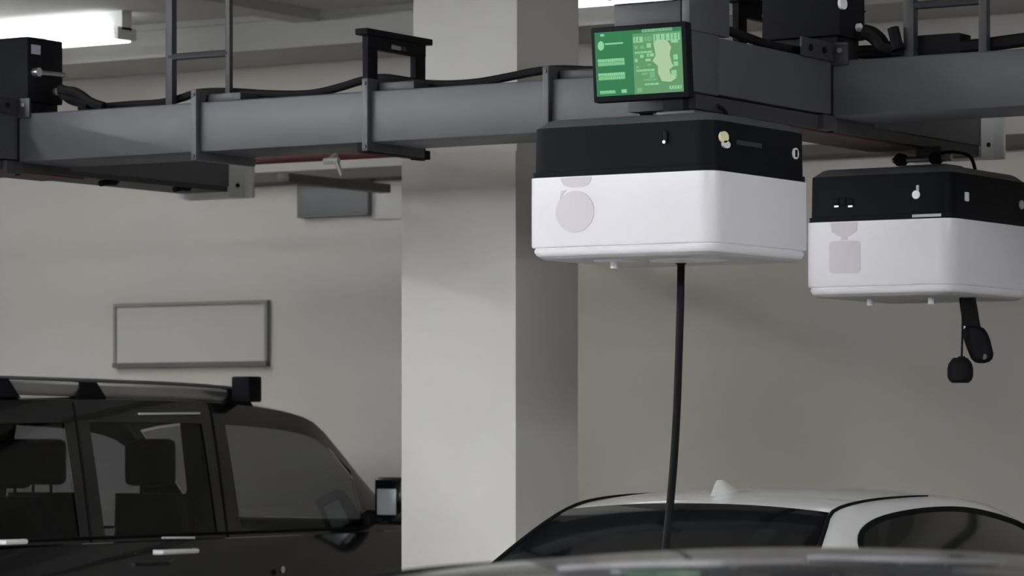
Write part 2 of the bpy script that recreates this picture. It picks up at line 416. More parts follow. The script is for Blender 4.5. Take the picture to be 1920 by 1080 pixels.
obj('plug_head', TB([q2.lerp(q, .5), q + Vector((-.006, 0, .02))], .022, n=6), M['black'], t)

# ---------------------------------------------------------------- pipes and trays behind
ypp = 13.75
pa = px_y(430, 300, ypp); pb = px_y(750, 280, ypp)
t = thing('sprinkler_pipe', 'dull red fire pipe with sprinkler head behind the long rail', 'pipe', ((pa.x + pb.x) / 2, ypp, pa.z - .05))
zp = (pa.z + pb.z) / 2
obj('pipe', TB([(-14.5, ypp, zp), (-8.0, ypp, zp)], .034, n=14), M['red'], t)
q = px_y(628, 303, ypp - .05)
h = NB(); tube(h, [(q.x - .01, ypp, zp), (q.x - .01, ypp - .09, q.z)], .016, n=8); tube(h, [(q.x - .035, ypp - .09, q.z), (q.x + .05, ypp - .09, q.z)], .016, n=8)
obj('fitting', h, M['silver'], t)
e = px_y(641, 330, ypp - .09)
obj('sprinkler_head', TB([(q.x + .035, ypp - .09, q.z), (e.x, ypp - .09, e.z)], lambda s: .013 - .004 * s, n=8), M['steel'], t)
# a thin pipe lower left
yp2 = 14.4
q = px_y(0, 326, yp2)
obj('pipe', TB([(-15.5, yp2, q.z), (xy(190, yp2), yp2, q.z)], .012, n=8), M['tray'], label='thin grey brown pipe below the left cross rail at the left edge', cat='pipe')
# cable tray along the back wall
yt = WY - .16
q0 = px_y(1600, 268, yt); q1 = px_y(1600, 290, yt)
t = thing('cable_tray', 'long dark brown cable tray along the back wall', 'tray', (-7, yt + .08, q1.z))
obj('tray_body', B(-12.95, 0, yt, WY - .002, q1.z, q1.z + .05), M['tray'], t)
obj('tray_lip', B(-12.95, 0, yt - .012, yt, q1.z + .005, q1.z + .066), M['tray'], t)
# grey box under the tray left of column, with cross tray
ybx = WY - .06
q0 = px_y(556, 405, ybx); q1 = px_y(690, 334, ybx)
t = thing('wall_box', 'grey metal box on the back wall under the sprinkler head', 'box', ((q0.x + q1.x) / 2, ybx + .17, q0.z))
obj('body', B(q0.x, q1.x, ybx, WY, q0.z, q1.z + .03, .008), M['greybox'], t)
obj('bottom_lip', B(q0.x + .005, q1.x - .005, ybx - .006, WY, q0.z - .012, q0.z, .003), M['greybox'], t)
q2 = px_y(725, 362, ybx - .5)
z2 = q2.z
obj('wall_tray', B(q2.x - .05, q2.x + .03, ybx - 1.5, ybx - .5, z2, z2 + .05, .004), M['tray'], label='short dark tray arm crossing in front of the grey wall box', cat='tray')
q0 = px_y(696, 412, WY - .02); q1 = px_y(757, 345, WY - .02)
obj('wall_plate', B(q0.x, q1.x, WY - .02, WY, q0.z, q1.z, .003), M['sign'], label='plain plate on the back wall between grey box and column', cat='panel')

# wall sign frame
ys = WY - .035
A0 = px_y(212, 690, ys); A1 = px_y(500, 562, ys)
t = thing('wall_sign', 'blank grey framed sign on the back wall above the black car', 'sign', ((A0.x + A1.x) / 2, ys + .06, A0.z))
fw = .02
obj('panel', B(A0.x + fw, A1.x - fw, ys + .012, WY, A0.z + .03, A1.z - fw), M['sign'], t)
for nm, bx in (('frame_top', (A0.x, A1.x, A1.z - fw, A1.z)), ('frame_side', (A0.x, A0.x + fw, A0.z + .03, A1.z - fw)), ('frame_side', (A1.x - fw, A1.x, A0.z + .03, A1.z - fw))):
    obj(nm, B(bx[0], bx[1], ys, WY, bx[2], bx[3]), M['sign_frame'], t)
obj('frame_base', B(A0.x, A1.x, ys - .01, WY, A0.z, A0.z + .03), M['sign_dark'], t)

# ---------------------------------------------------------------- charging robots
def robot(x0, x1, y0, y1, zb, zm, zt, label):
    cx, cy, hx, hy = (x0 + x1) / 2, (y0 + y1) / 2, (x1 - x0) / 2, (y1 - y0) / 2
    t = thing('charging_robot', label, 'robot', (cx, cy, zb - .02))
    def ring(z, ins, r): return [(a, b, z) for a, b in rrect(cx, cy, hx - ins, hy - ins, r)]
    R = .06
    white = loft(NB(), [ring(zb - .004, .022, R - .012), ring(zb + .002, .014, R - .008), ring(zb + .012, .009, R - .006), ring(zb + .020, .008, R - .005), ring(zb + .022, .011, R - .006), ring(zb + .026, .011, R - .006), ring(zb + .028, .003, R - .002), ring(zb + .034, 0, R), ring(zm, 0, R)])
    obj('white_shell', white, M['white'], t, ang=40)
    obj('underside_panel', loft(NB(), [ring(zb - .014, .04, R - .02), ring(zb - .010, .03, R - .01), ring(zb - .004, .024, R - .01)]), M['under'], t)
    blk = loft(NB(), [ring(zm + .002, .004, R), ring(zm + .02, .004, R), ring(zm + .021, .010, R), ring(zt - .03, .012, R)])
    obj('black_cover', blk, M['gloss_black'], t, ang=25)
    lid = loft(NB(), [ring(zt - .03, .013, R), ring(zt - .004, .045, R - .01), ring(zt, .055, R - .01)])
    obj('lid', lid, M['chamfer'], t, ang=25)
    return t
zb, zm, zt = CAMZ + .635, CAMZ + .903, CAMZ + 1.105
X0, X1, Y0, Y1 = -6.294, -5.549, 10.116, 10.84
rb = robot(X0, X1, Y0, Y1, zb, zm, zt, 'large white and black charging robot with round grey emblem, under the green screen')
q = px_y(1078, 397, Y0)
obj('round_emblem', DC((q.x, Y0 - .002, q.z), .0765, .003, 'y', n=40, rz=.0715), M['emblem'], rb, label='round grey emblem')
q0 = px_y(1052, 350, Y0); q1 = px_y(1109, 327, Y0)
hx = (q1.x - q0.x) / 2; cxm = (q0.x + q1.x) / 2
e = NB()
prism(e, [(cxm - hx, zm - .003), (cxm + hx, zm - .003), (cxm + hx, q0.z + .02), (cxm + hx * .8, q0.z + .003), (cxm + hx * .4, q0.z - .004), (cxm - hx * .4, q0.z - .004), (cxm - hx * .8, q0.z + .003), (cxm - hx, q0.z + .02)], Y0 - .002, Y0 + .001, 'y')
obj('cap_emblem', e, M['emblem'], rb, label='grey rounded emblem cut by the black cover')
q = px_y(1056, 362, Y0)
obj('emblem_mark', PR([(q.x - .012, q.z - .02), (q.x - .008, q.z + .008), (q.x + .014, q.z + .01), (q.x + .002, q.z)], Y0 - .002, Y0 + .001, 'y'), M['emblem'], rb)
XF = X1 - .011
for nm, px, py, r, rz, m_ in (('amber_lamp', 1355, 257, .03, .0195, 'lamp_amber'), ('white_lamp', 1359, 271, .026, .013, 'lamp_white')):
    q = px_x(px, py, XF); obj(nm, DC((XF, q.y, q.z), r, .008, 'x', n=18, rz=rz), M[m_], rb)
q = px_x(1490, 288, XF)
g = NB(); disc(g, (XF, q.y, q.z), .021, .006, 'x', n=18, rz=.020); rg = obj('lock_ring', g, M['lamp_white'], rb)
obj('lock_slot', B(XF + .006, XF + .008, q.y - .008, q.y + .008, q.z - .013, q.z + .013), M['black'], rg)
a = px_x(1380, 262, XF); b = px_x(1427, 278, XF)
obj('name_plate', B(XF, XF + .003, a.y, b.y, b.z, a.z), M['rail_dark'], rb)
a = px_x(1432, 274, XF); b = px_x(1462, 282, XF)
obj('vent_slot', B(XF, XF + .003, a.y, b.y, b.z + .004, a.z - .002), M['black'], rb)
q = px_y(1249, 262, Y0 + .011)
g = NB(); box(g, q.x - .008, q.x + .008, Y0 + .002, Y0 + .011, q.z - .01, q.z + .03, .003); obj('latch', g, M['black'], rb)
obj('latch_pin', DC((q.x - .003, Y0 + .0, q.z - .008), .006, .004, 'y', n=8), M['steel'], rb)
# underside details
q = px_y(1152, 487, Y0 + .15)
obj('sensor_stub', TB([(q.x, Y0 + .15, zb - .02), (q.x, Y0 + .15, zb - .045)], .014, n=12), M['white'], rb)
obj('port_disc', DC((q.x, Y0 + .16, zb - .020), .085, .008, 'z', n=24, rz=.05), M['white'], rb)
q = px_y(1300, 483, Y0 + .3)
obj('cable_port', DC((q.x, Y0 + .27, zb - .020), .15, .008, 'z', n=28, rz=.09), M['white'], rb)
# hanging trolley between robot and cross rail
def trolley(x, y, zlo, zhi, label):
    t = thing('trolley_hook', label, 'trolley', (x, y, zlo))
    obj('hanger_block', B(x - .05, x + .06, y - .05, y + .05, zlo + .05, zhi, .008), M['rail_dark'], t)
    for s in (-1, 1):
        obj('wheel', TB([(x - .03 + .075 * s, y - .075, zlo + .04), (x - .03 + .075 * s, y - .05, zlo + .04)], .026, n=16), M['black'], t)
    obj('pin', TB([(x - .14, y - .06, zlo + .04), (x + .11, y - .06, zlo + .04)], .012, n=8), M['steel'], t)
    obj('foot_plate', B(x - .1, x + .1, y - .09, y + .07, zlo, zlo + .016, .004), M['chamfer'], t)
    obj('safety_wire', TB([(x + .05, y - .05, zlo + .06), (x + .1, y - .03, zlo + .065), (x + .15, y + .02, zlo + .05), (x + .16, y + .05, zlo)], .007, n=6, smooth=4), M['black'], t)
    return t
trolley(BRX - .15, Y0 + .42, zt, 2.742, 'dark trolley hook joining the large near robot to the cross rail')
# green screen on a bracket at the front of the robot
ysn = Y0 + .09
t = thing('display_screen', 'green lit display screen tilted forward on top of the near robot', 'screen', px_y(1210, 195, ysn))
TL = px_y(1113, 55, ysn); TR = px_y(1295, 42, ysn); BL = px_y(1118, 193, ysn); BR = px_y(1297, 184, ysn)
sx0, sx1 = (TL.x + BL.x) / 2 + .006, (TR.x + BR.x) / 2; sz0, sz1 = (BL.z + BR.z) / 2, (TL.z + TR.z) / 2
SH = sz1 - sz0
def tiltv(bm):
    for v in bm.verts: v.co.y -= (v.co.z - sz0) * .085
    return bm
obj('casing', tiltv(B(sx0, sx1, ysn - .02, ysn + .025, sz0, sz1, .006)), M['black'], t)
ux0, ux1, uz0, uz1 = sx0 + .016, sx1 - .016, sz0 + .02, sz1 - .018
ysf = ysn - .021
obj('display', tiltv(B(ux0, ux1, ysf, ysf + .003, uz0, uz1)), M['scr_bg'], t)
def q_(bm, u0, u1, v0, v1, lay, mi=0):
    X = lambda u: ux0 + u * (ux1 - ux0)
    Z = lambda v: uz1 - v * (uz1 - uz0)
    y = ysf - .0006 * lay
    f = bm.faces.new([bm.verts.new((X(a), y, Z(b))) for a, b in ((u0, v1), (u1, v1), (u1, v0), (u0, v0))]); f.material_index = mi
g = NB()
q_(g, .44, 1, .0, 1, 1, 1)                                   # right pane, paler green
q_(g, .44, 1, .0, .06, 1.4, 2)
for (u0, u1, v0, v1) in ((.12, .33, .175, .20), (.07, .115, .03, .065)): q_(g, u0, u1, v0, v1, 2)
X = lambda u: ux0 + u * (ux1 - ux0)
Z = lambda v: uz1 - v * (uz1 - uz0)
c = [g.verts.new((X(.072) + .013 * math.cos(a), ysf - .0012, Z(.21) + .016 * math.sin(a))) for a in [k * math.pi / 10 for k in range(20)]]; g.faces.new(c)
rnd = random.Random(7)
def textline(u0, u1, v0, v1):                                # blurred characters: rows of little strokes
    u = u0
    while u < u1:
        wd = rnd.uniform(.016, .03)
        e = min(u + wd, u1)
        q_(g, u, e, v0 + .012, v1, 2, 3); q_(g, u, e - .004, v0, v0 + (v1 - v0) * rnd.uniform(.3, .5), 3)
        q_(g, u + wd * .3, e - .005, v0 + (v1 - v0) * .6, v1 - .01, 3)
        u += wd
textline(.03, .34, .42, .53); textline(.03, .34, .64, .75)
textline(.04, .22, .915, .965); q_(g, .29, .35, .91, .965, 2)
for (u0, u1, v0, v1) in ((.55, .9, -.0, .05), (.45, .56, .11, .2), (.58, .66, .12, .19), (.68, .98, .09, .2), (.46, .5, .25, .3), (.53, .57, .25, .3), (.6, .65, .22, .29), (.46, .66, .34, .37), (.52, .56, .39, .44),
                         (.6, .68, .38, .43), (.46, .49, .45, .5), (.58, .64, .46, .5), (.47, .5, .56, .6), (.6, .64, .54, .57), (.47, .68, .62, .65), (.53, .6, .67, .71), (.62, .68, .66, .76), (.55, .7, .77, .8), (.47, .53, .9, .97),
                         (.9, .95, .42, .5), (.9, .95, .53, .6), (.87, .93, .66, .76), (.78, .83, .7, .78), (.84, .98, .9, .95), (.56, .72, .84, .87), (.88, .96, .2, .24)):
    q_(g, u0, u1, v0, v1, 2, 0 if rnd.random() < .6 else 3)
    if u1 - u0 > .08:
        u = u0 + .02
        while u < u1 - .02:
            q_(g, u, u + .012, v0 + .008, v1 - .01, 3, 1); u += rnd.uniform(.03, .06)
pl = [(.68, .22), (.73, .17), (.84, .2), (.88, .3), (.86, .42), (.88, .55), (.9, .6), (.85, .65), (.86, .72), (.93, .78), (.86, .84), (.76, .82), (.72, .7), (.72, .58), (.66, .5), (.7, .42)]
f = g.faces.new([g.verts.new((X(a), ysf - .0021, Z(b))) for a, b in pl]); f.material_index = 4
obj('display_graphics', tiltv(g), [M['scr_txt'], M['scr_mid'], M['scr_bg'], emis('screen_soft_green', (112, 176, 128), 1), M['scr_map']], t, recalc=False)
a = px_y(1262, 196, ysn + .02)
obj('stand_post', B(a.x - .03, a.x + .05, ysn + .0, ysn + .045, zt - .03, sz0 + .02, .004), M['black'], t)
obj('stand_foot', B(a.x - .05, a.x + .1, ysn - .01, ysn + .14, zt - .012, zt + .012, .004), M['chamfer'], t)
# charging cable hanging from the near robot
ycb = Y0 + .33
pts = [(1277, 480), (1276, 560), (1273, 660), (1269, 770), (1263, 870), (1256, 950), (1249, 1020), (1243, 1075), (1236, 1130)]
P = [px_y(a, b, Y0 + .48 - .78 * (max(0, b - 480) / 650) ** 1.6) for a, b in pts]
t = thing('charging_cable', 'black charging cable hanging from the near robot down to the white car', 'cable', P[0])
obj('cord', TB(P, .0135, n=12, smooth=4), M['rubber'], t)
obj('cable_gland', TB([P[0] + Vector((0, 0, .02)), P[0] + Vector((0, 0, -.03))], lambda s: .024 - .006 * s, n=14), M['black'], t)
obj('plug_handle', TB([P[-1] + Vector((0, 0, .04)), P[-1], P[-1] + Vector((-.01, -.02, -.08))], .026, n=12), M['black'], t)

# far robot
x1r, y0r = -5.541, 11.99
zb2, zm2, zt2 = CAMZ + .566, CAMZ + .845, CAMZ + 1.053
x0r = px_y(1519, 450, y0r).x - .032
rb = robot(x0r, x1r, y0r, y0r + .77, zb2, zm2, zt2, 'smaller white and black charging robot with square grey emblem at the right edge')
q0 = px_y(1555, 513, y0r); q1 = px_y(1613, 451, y0r)
e = NB(); prism(e, rrect((q0.x + q1.x) / 2, (q0.z + q1.z) / 2, (q1.x - q0.x) / 2, (q1.z - q0.z) / 2, .016), y0r - .002, y0r + .001, 'y')
obj('square_emblem', e, M['emblem'], rb, label='rounded square grey emblem')
q0 = px_y(1558, 442, y0r); q1 = px_y(1608, 424, y0r); hx = (q1.x - q0.x) / 2; cxm = (q0.x + q1.x) / 2
e = NB(); prism(e, [(cxm - hx, zm2 - .003), (cxm + hx, zm2 - .003), (cxm + hx * .95, q0.z + .016), (cxm + hx * .5, q0.z), (cxm + hx * .2, q0.z - .006), (cxm + hx * .25, q0.z - .018), (cxm - hx * .25, q0.z - .018), (cxm - hx * .2, q0.z - .006), (cxm - hx * .5, q0.z), (cxm - hx * .95, q0.z + .016)], y0r - .002, y0r + .001, 'y')
obj('cap_emblem', e, M['emblem'], rb, label='grey emblem cut by the black cover')
YF = y0r + .011
for k, px in enumerate((1568, 1581, 1595)):
    q = px_y(px, 378, YF); d = .018 if k == 1 else .012
    obj('vent_hole', B(q.x - .013, q.x + .013, YF - .003, YF, q.z - d, q.z + d, .002), M['seal'], rb)
for px in (1569, 1595):
    q = px_y(px, 387, YF); obj('vent_pin', B(q.x - .009, q.x + .009, YF - .004, YF - .001, q.z - .003, q.z + .003), M['steel'], rb)
q = px_y(1718, 365, YF); g = NB(); disc(g, (q.x, YF - .004, q.z), .0165, .005, 'y', n=16); obj('keyhole_disc', g, M['lamp_white'], rb)
q = px_y(1721, 353, YF); obj('keyhole_tab', B(q.x - .006, q.x + .006, YF - .004, YF, q.z - .012, q.z + .012, .002), M['silver'], rb)
a = px_y(1710, 405, y0r); b = px_y(1764, 402, y0r)
obj('lip_plate', B(a.x, b.x, y0r + .001, y0r + .004, zm2 + .006, zm2 + .017), M['silver'], rb)
XF = x1r - .011
q = px_x(1811, 370, XF); obj('lever', B(XF, XF + .01, q.y - .016, q.y + .012, q.z - .016, q.z + .02, .004), M['lamp_white'], rb)
q = px_x(1914, 384, XF); obj('lock_ring', DC((XF, q.y, q.z), .02, .006, 'x', n=16, rz=.018), M['silver'], rb)
a = px_x(1828, 374, XF); b = px_x(1868, 381, XF); obj('vent_slot', B(XF, XF + .002, a.y, b.y, b.z, b.z + .008), M['seal'], rb)
for px, py in ((1648, 553), (1762, 547)):
    q = px_y(px, py, y0r + .2)
    obj('sensor_stub', TB([(q.x, y0r + .12, zb2 - .02), (q.x, y0r + .12, zb2 - .045)], .012, n=10), M['white'], rb)
trolley(px_y(1748, 296, y0r + .28).x, y0r + .28, zt2, 2.742, 'dark trolley hook joining the smaller far robot to the cross rail')
# straps, plug and weight under the far robot
yk = y0r + .33
t = thing('charging_plug', 'black charging plug hanging on a wide strap under the far robot', 'plug', px_y(1815, 545, yk))
def ribbon(pts, th):
    bm = NB(); R = []
    for a, b, c in pts:
        L = px_y(a, c, yk); Rr = px_y(b, c, yk)
        R.append([(L.x, yk - th, L.z), (Rr.x, yk - th, Rr.z), (Rr.x, yk + th, Rr.z), (L.x, yk + th, L.z)])
    return loft(bm, R)
obj('strap', ribbon([(1800, 1827, 545), (1801, 1828, 565), (1803, 1831, 580), (1806, 1834, 600), (1808, 1838, 622)], .012), M['rubber'], t)
def blob(pts, th, m=10):
    bm = NB(); rings = []
    for a, b, c in pts:
        L = px_y(a, c, yk); Rr = px_y(b, c, yk); w2 = (Rr.x - L.x) / 2; cx = (L.x + Rr.x) / 2
        k = min(1, w2 / .045)
        rings.append([(cx + w2 * math.cos(2 * math.pi * i / 16), yk + th * k * math.sin(2 * math.pi * i / 16), L.z) for i in range(16)])
    return loft(bm, rings)
obj('plug_body', blob([(1812, 1836, 612), (1808, 1844, 616), (1806, 1850, 624), (1808, 1856, 638), (1814, 1860, 655), (1818, 1862, 664), (1822, 1860, 673), (1828, 1854, 679), (1834, 1846, 681)], .035), M['black'], t)
q = px_y(1851, 669, yk); obj('plug_button', DC((q.x, yk - .03, q.z), .011, .008, 'y', n=12), M['chamfer'], t)
q = px_y(1811, 614, yk); obj('strap_rivet', DC((q.x, yk - .018, q.z), .006, .008, 'y', n=8), M['steel'], t)
yk2 = yk - .05
t = thing('cord_weight', 'black round weight hanging on a thin cord under the far robot', 'weight', px_y(1803, 545, yk2))
obj('cord', TB([px_y(1804, 545, yk2), px_y(1805, 610, yk2), px_y(1803, 676, yk2)], .0045, n=8), M['rubber'], t)
yk = yk2
obj('weight_body', blob([(1788, 1812, 671), (1785, 1816, 675), (1780, 1821, 683), (1778, 1823, 692), (1778, 1823, 706), (1781, 1820, 713), (1786, 1815, 718)], .045), M['black'], t)
obj('weight_cap', blob([(1797, 1809, 668), (1795, 1811, 672)], .02), M['black'], t)

# ---------------------------------------------------------------- cars
def interp(tab, y):
    ys = [r[0] for r in tab]
    if y <= ys[0]: return tab[0][1:]
    if y >= ys[-1]: return tab[-1][1:]
    for i in range(len(tab) - 1):
        if ys[i] <= y <= ys[i + 1]:
            t = (y - ys[i]) / (ys[i + 1] - ys[i]); n = len(tab)
            p0, p1, p2, p3 = tab[max(i - 1, 0)], tab[i], tab[i + 1], tab[min(i + 2, n - 1)]
            out = []
            for k in range(1, len(tab[0])):
                h = p2[0] - p1[0]
                m1 = (p2[k] - p0[k]) / max(p2[0] - p0[0], 1e-6) * h; m2 = (p3[k] - p1[k]) / max(p3[0] - p1[0], 1e-6) * h
                a, b = p1[k], p2[k]
                out.append(a * (2 * t ** 3 - 3 * t * t + 1) + m1 * (t ** 3 - 2 * t * t + t) + b * (-2 * t ** 3 + 3 * t * t) + m2 * (t ** 3 - t * t))
            return out
def lrange(a, b, n): return [a + (b - a) * k / n for k in range(n + 1)]

def wheel(t, x, y, r, s):
    w_ = obj('wheel', TB([(x - .1, y, r), (x + .1, y, r)], r, n=28), M['tyre'], t)
    obj('rim', TB([(x + s * .06, y, r), (x + s * .108, y, r)], r * .66, n=20), M['alu'], w_)
def lower_body(tab, off):                      # y, half width, top z, bottom z
    rings = []
    for y, hw, zt_, z0_ in tab:
        pr = [(-hw * .9, z0_), (-hw * .99, z0_ + .12), (-hw, z0_ + (zt_ - z0_) * .5), (-hw * .97, z0_ + (zt_ - z0_) * .8), (-hw * .88, zt_ - .02), (-hw * .55, zt_), (0, zt_ + .012)]
        pr = pr + [(-a, b) for a, b in pr[-2::-1]]
        rings.append([(off.x + a, off.y + y, off.z + b) for a, b in pr])
    return loft(NB(), rings)

GREEN = [  # y, zc, xr, zr, xb of the coupe cabin
    (-.68, 1.00, .68, .97, .82), (-.5, 1.093, .665, 1.06, .80), (-.3, 1.212, .625, 1.18, .79), (-.12, 1.315, .575, 1.285, .78), (0, 1.370, .540, 1.342, .78), (.18, 1.402, .543, 1.372, .78),
    (.5, 1.422, .55, 1.388, .78), (.9, 1.422, .548, 1.386, .78), (1.2, 1.402, .54, 1.363, .78), (1.45, 1.365, .53, 1.325, .78), (1.62, 1.31, .535, 1.272, .78), (2.0, 1.13, .60, 1.10, .78), (2.35, .97, .68, .95, .8)]
ZB = .98
def coupe(ox, oy, label, paint, fin=True, sc=1.0, win=True, crown=0.0):
    O = Vector((ox, oy, 0))
    t = thing('car', label, 'car', (ox, oy, 0))
    TR_ = .56
    def S(y, u):
        zc, xr, zr_, xb = interp(GREEN, y); s = 1 if u >= 0 else -1; a = abs(u)
        zc += crown * max(0, 1 - ((y - .6) / 1.2) ** 2)
        if a <= TR_:
            k = a / TR_; x = xr * k; z = zc - (zc - zr_) * k ** 2.2
        else:
            k = (a - TR_) / (1 - TR_); zb_ = min(ZB, zr_ - .02)
            x = xr + (xb - xr) * (k ** .8) ; z = zr_ - (zr_ - zb_) * (k ** 1.15)
        return Vector((s * x, y, z))
    def SN(y, u, d):
        e = 2e-3; n = (S(y + e, u) - S(y - e, u)).cross(S(y, u + e) - S(y, u - e)).normalized()
        c = S(y, u); 
        if n.dot(c - Vector((0, c.y * .3 + .4, .8))) < 0: n = -n
        return O + c + n * d
    def patch(ys, us, d):
        bm = NB(); g = [[bm.verts.new(SN(y, u, d)) for u in us] for y in ys]
        for i in range(len(ys) - 1):
            for j in range(len(us) - 1): bm.faces.new((g[i][j], g[i][j + 1], g[i + 1][j + 1], g[i + 1][j]))
        return bm
    us = [-1 + 2 * k / 64 for k in range(65)]
    obj('cabin', patch(lrange(-.68, 2.35, 70), us, 0), M[paint], t, ang=60)
    gl = TR_ * .975
    obj('rear_window', patch(lrange(-.62, -.005, 16), lrange(-gl, gl, 30), .004), M['dark_glass'], t, ang=60)
    obj('windscreen', patch(lrange(1.5, 2.25, 16), lrange(-gl, gl, 30), .004), M['dark_glass'], t, ang=60)
    for s in (-1, 1):
        obj('window_seal', TB([SN(y, s * TR_ * .99, .003) for y in lrange(-.62, .75, 24)], lambda q: .011 - .008 * q, n=6), M['seal'], t)
        # side window: a strip on the cabin side under a curved top edge
        WT = [(-.065, 1.02), (-.055, 1.13), (-.02, 1.215), (.05, 1.272), (.2, 1.312), (.45, 1.335), (.727, 1.342), (1.0, 1.332), (1.3, 1.295), (1.5, 1.25), (1.8, 1.12), (2.02, 1.0)]
        def uz(y, z):
            zc, xr, zr_, xb = interp(GREEN, y); zb_ = min(ZB, zr_ - .02)
            k = max(0, min(1, (zr_ - z) / (zr_ - zb_))) ** (1 / 1.15)
            return s * (TR_ + (1 - TR_) * k)
        top = catmull([(a, b, 0) for a, b in WT], 4)
        bm = NB(); cols = []
        for p_ in top: cols.append([bm.verts.new(SN(p_.x, uz(p_.x, p_.y + (ZB - p_.y) * k / 6), .006)) for k in range(7)])
        for a, b in zip(cols, cols[1:]):
            for k in range(6): bm.faces.new((a[k], a[k + 1], b[k + 1], b[k]))
        obj('side_window', bm, M['dark_glass'], t, ang=60)
        obj('window_seal', TB([SN(p_.x, uz(p_.x, p_.y), .006) for p_ in top], .011, n=6), M['seal'], t)
    if fin:
        f = NB(); rings = []
        for z, y0_, y1_, hw in ((0, .10, .34, .032), (.02, .115, .31, .024), (.045, .135, .24, .012), (.058, .15, .2, .005)):
            base = 1.395
            rings.append([(O.x + hw * sx * (0.3 if k in (0, 3) else 1), O.y + yy, base + z) for k, (sx, yy) in enumerate(((0, y0_), (1, y0_ + (y1_ - y0_) * .25), (.7, y0_ + (y1_ - y0_) * .7), (0, y1_), (-.7, y0_ + (y1_ - y0_) * .7), (-1, y0_ + (y1_ - y0_) * .25)))])
        obj('fin_antenna', loft(f, rings), M[paint], t)
    obj('body', lower_body([(-1.38, .62, .80, .35), (-1.3, .80, .93, .25), (-1.0, .86, .985, .2), (-.5, .88, 1.0, .2), (.5, .89, 1.0, .2), (1.6, .88, .99, .2), (2.3, .88, .955, .2), (2.9, .84, .84, .2), (3.1, .7, .7, .28), (3.16, .55, .6, .35)], O), M[paint], t, ang=50)
    for s in (-1, 1):
        for yy in (-.62, 2.05): wheel(t, O.x + s * .80, O.y + yy, .32, s)
        obj('tail_light', B(O.x + s * .5, O.x + s * .78, O.y - 1.36, O.y - 1.2, .74, .84, .02), M['red'], t)
        obj('side_mirror', B(O.x + s * .86, O.x + s * 1.04, O.y + 1.62, O.y + 1.74, 1.0, 1.12, .03, 3), M[paint], t)
    return t
coupe(-5.906, 10.64, 'pale silver white car with black side window arch behind the dark grey roof', 'white_car')
coupe(-2.50, 4.15, 'dark grey car whose rounded roof crosses the bottom edge in front of the white car', 'grey_car', fin=False)

# ---- black car at the left
O = Vector((-11.28, 13.94, 0))
t = thing('car', 'black car with silver roof bars and tinted windows at the left', 'car', O)
ST = [  # y, zc, xr, zr, xb
    (-2.5, 1.60, .60, 1.56, .80), (-2.3, 1.74, .64, 1.70, .80), (-1.9, 1.815, .655, 1.765, .80), (-1.0, 1.832, .665, 1.79, .80), (-.2, 1.832, .665, 1.79, .80), (.4, 1.812, .66, 1.772, .80), (.8, 1.795, .655, 1.735, .80),
    (1.02, 1.745, .655, 1.68, .80), (1.2, 1.61, .665, 1.555, .80), (1.5, 1.36, .70, 1.31, .80), (1.78, 1.14, .74, 1.11, .80)]
BZ = 1.10
WIN = [(-1.78, -1.12), (-.93, -.03), (.17, 1.28)]
KT = .16     # window top below the gutter, share of the side height
def SS(y, u):
    zc, xr, zr_, xb = interp(ST, y); s = 1 if u >= 0 else -1; a = abs(u)
    if a <= .5:
        k = a / .5; x = xr * k; z = zc - (zc - zr_) * k ** 3
    else:
        k = (a - .5) / .5; zb_ = min(BZ, zr_ - .02); x = xr + (xb - xr) * (k ** .85); z = zr_ - (zr_ - zb_) * k
    return Vector((s * x, y, z))
ysn_ = sorted(set([round(v, 4) for v in lrange(-2.5, 1.78, 44)] + [q for a in WIN for q in a]))
ku = [0, .06, KT] + [KT + (.97 - KT) * k / 5 for k in range(1, 6)] + [1]
us = [-(.5 + .5 * k) for k in reversed(ku)] + [-.45, -.36, -.24, -.12, 0, .12, .24, .36, .45] + [.5 + .5 * k for k in ku]
bm = NB(); g = [[bm.verts.new(O + SS(y, u)) for u in us] for y in ysn_]
def inwin(y, u): 
    k = (abs(u) - .5) / .5
    return KT < k < .97 and any(a < y < b for a, b in WIN)
for i in range(len(ysn_) - 1):
    ym = (ysn_[i] + ysn_[i + 1]) / 2
    for j in range(len(us) - 1):
        um = (us[j] + us[j + 1]) / 2
        if inwin(ym, um): continue
        if 1.12 < ym < 1.74 and abs(um) < .44: continue          # windscreen opening
        bm.faces.new((g[i][j], g[i][j + 1], g[i + 1][j + 1], g[i + 1][j]))
obj('cabin', bm, M['suv'], t, ang=50)
bm = NB(); rg = [O + SS(-2.5, u) for u in us]
f0 = [bm.verts.new(p_) for p_ in rg]; f1 = [bm.verts.new(p_ + Vector((0, .03, 0))) for p_ in rg]
bm.faces.new(f0); bm.faces.new(f1[::-1])
for k in range(len(rg)): bm.faces.new((f0[k], f1[k], f1[(k + 1) % len(rg)], f0[(k + 1) % len(rg)]))
obj('rear_window', bm, M['dark_glass'], t)
def spatch(ys, us_, d):
    bm = NB(); g = [[bm.verts.new(O + SS(y, u) - Vector((math.copysign(d, u), 0, 0))) for u in us_] for y in ys]
    for i in range(len(ys) - 1):
        for j in range(len(us_) - 1): bm.faces.new((g[i][j], g[i][j + 1], g[i + 1][j + 1], g[i + 1][j]))
    return bm
for s in (1, -1):
    for (a, b), nm in zip(WIN, ('quarter_window', 'rear_door_window', 'front_door_window')):
        obj(nm, spatch(lrange(a - .005, b + .005, 12), [s * (.5 + .5 * k) for k in lrange(KT - .01, .98, 5)], .006), M['glass_side'], t, ang=60)
bm = NB(); yy_ = lrange(1.11, 1.75, 8); uu_ = lrange(-.445, .445, 10)
g = [[bm.verts.new(O + SS(y, u) - Vector((0, 0, .004))) for u in uu_] for y in yy_]
for i in range(8):
    for j in range(10): bm.faces.new((g[i][j], g[i][j + 1], g[i + 1][j + 1], g[i + 1][j]))
obj('windscreen', bm, M['glass_side'], t, ang=60)
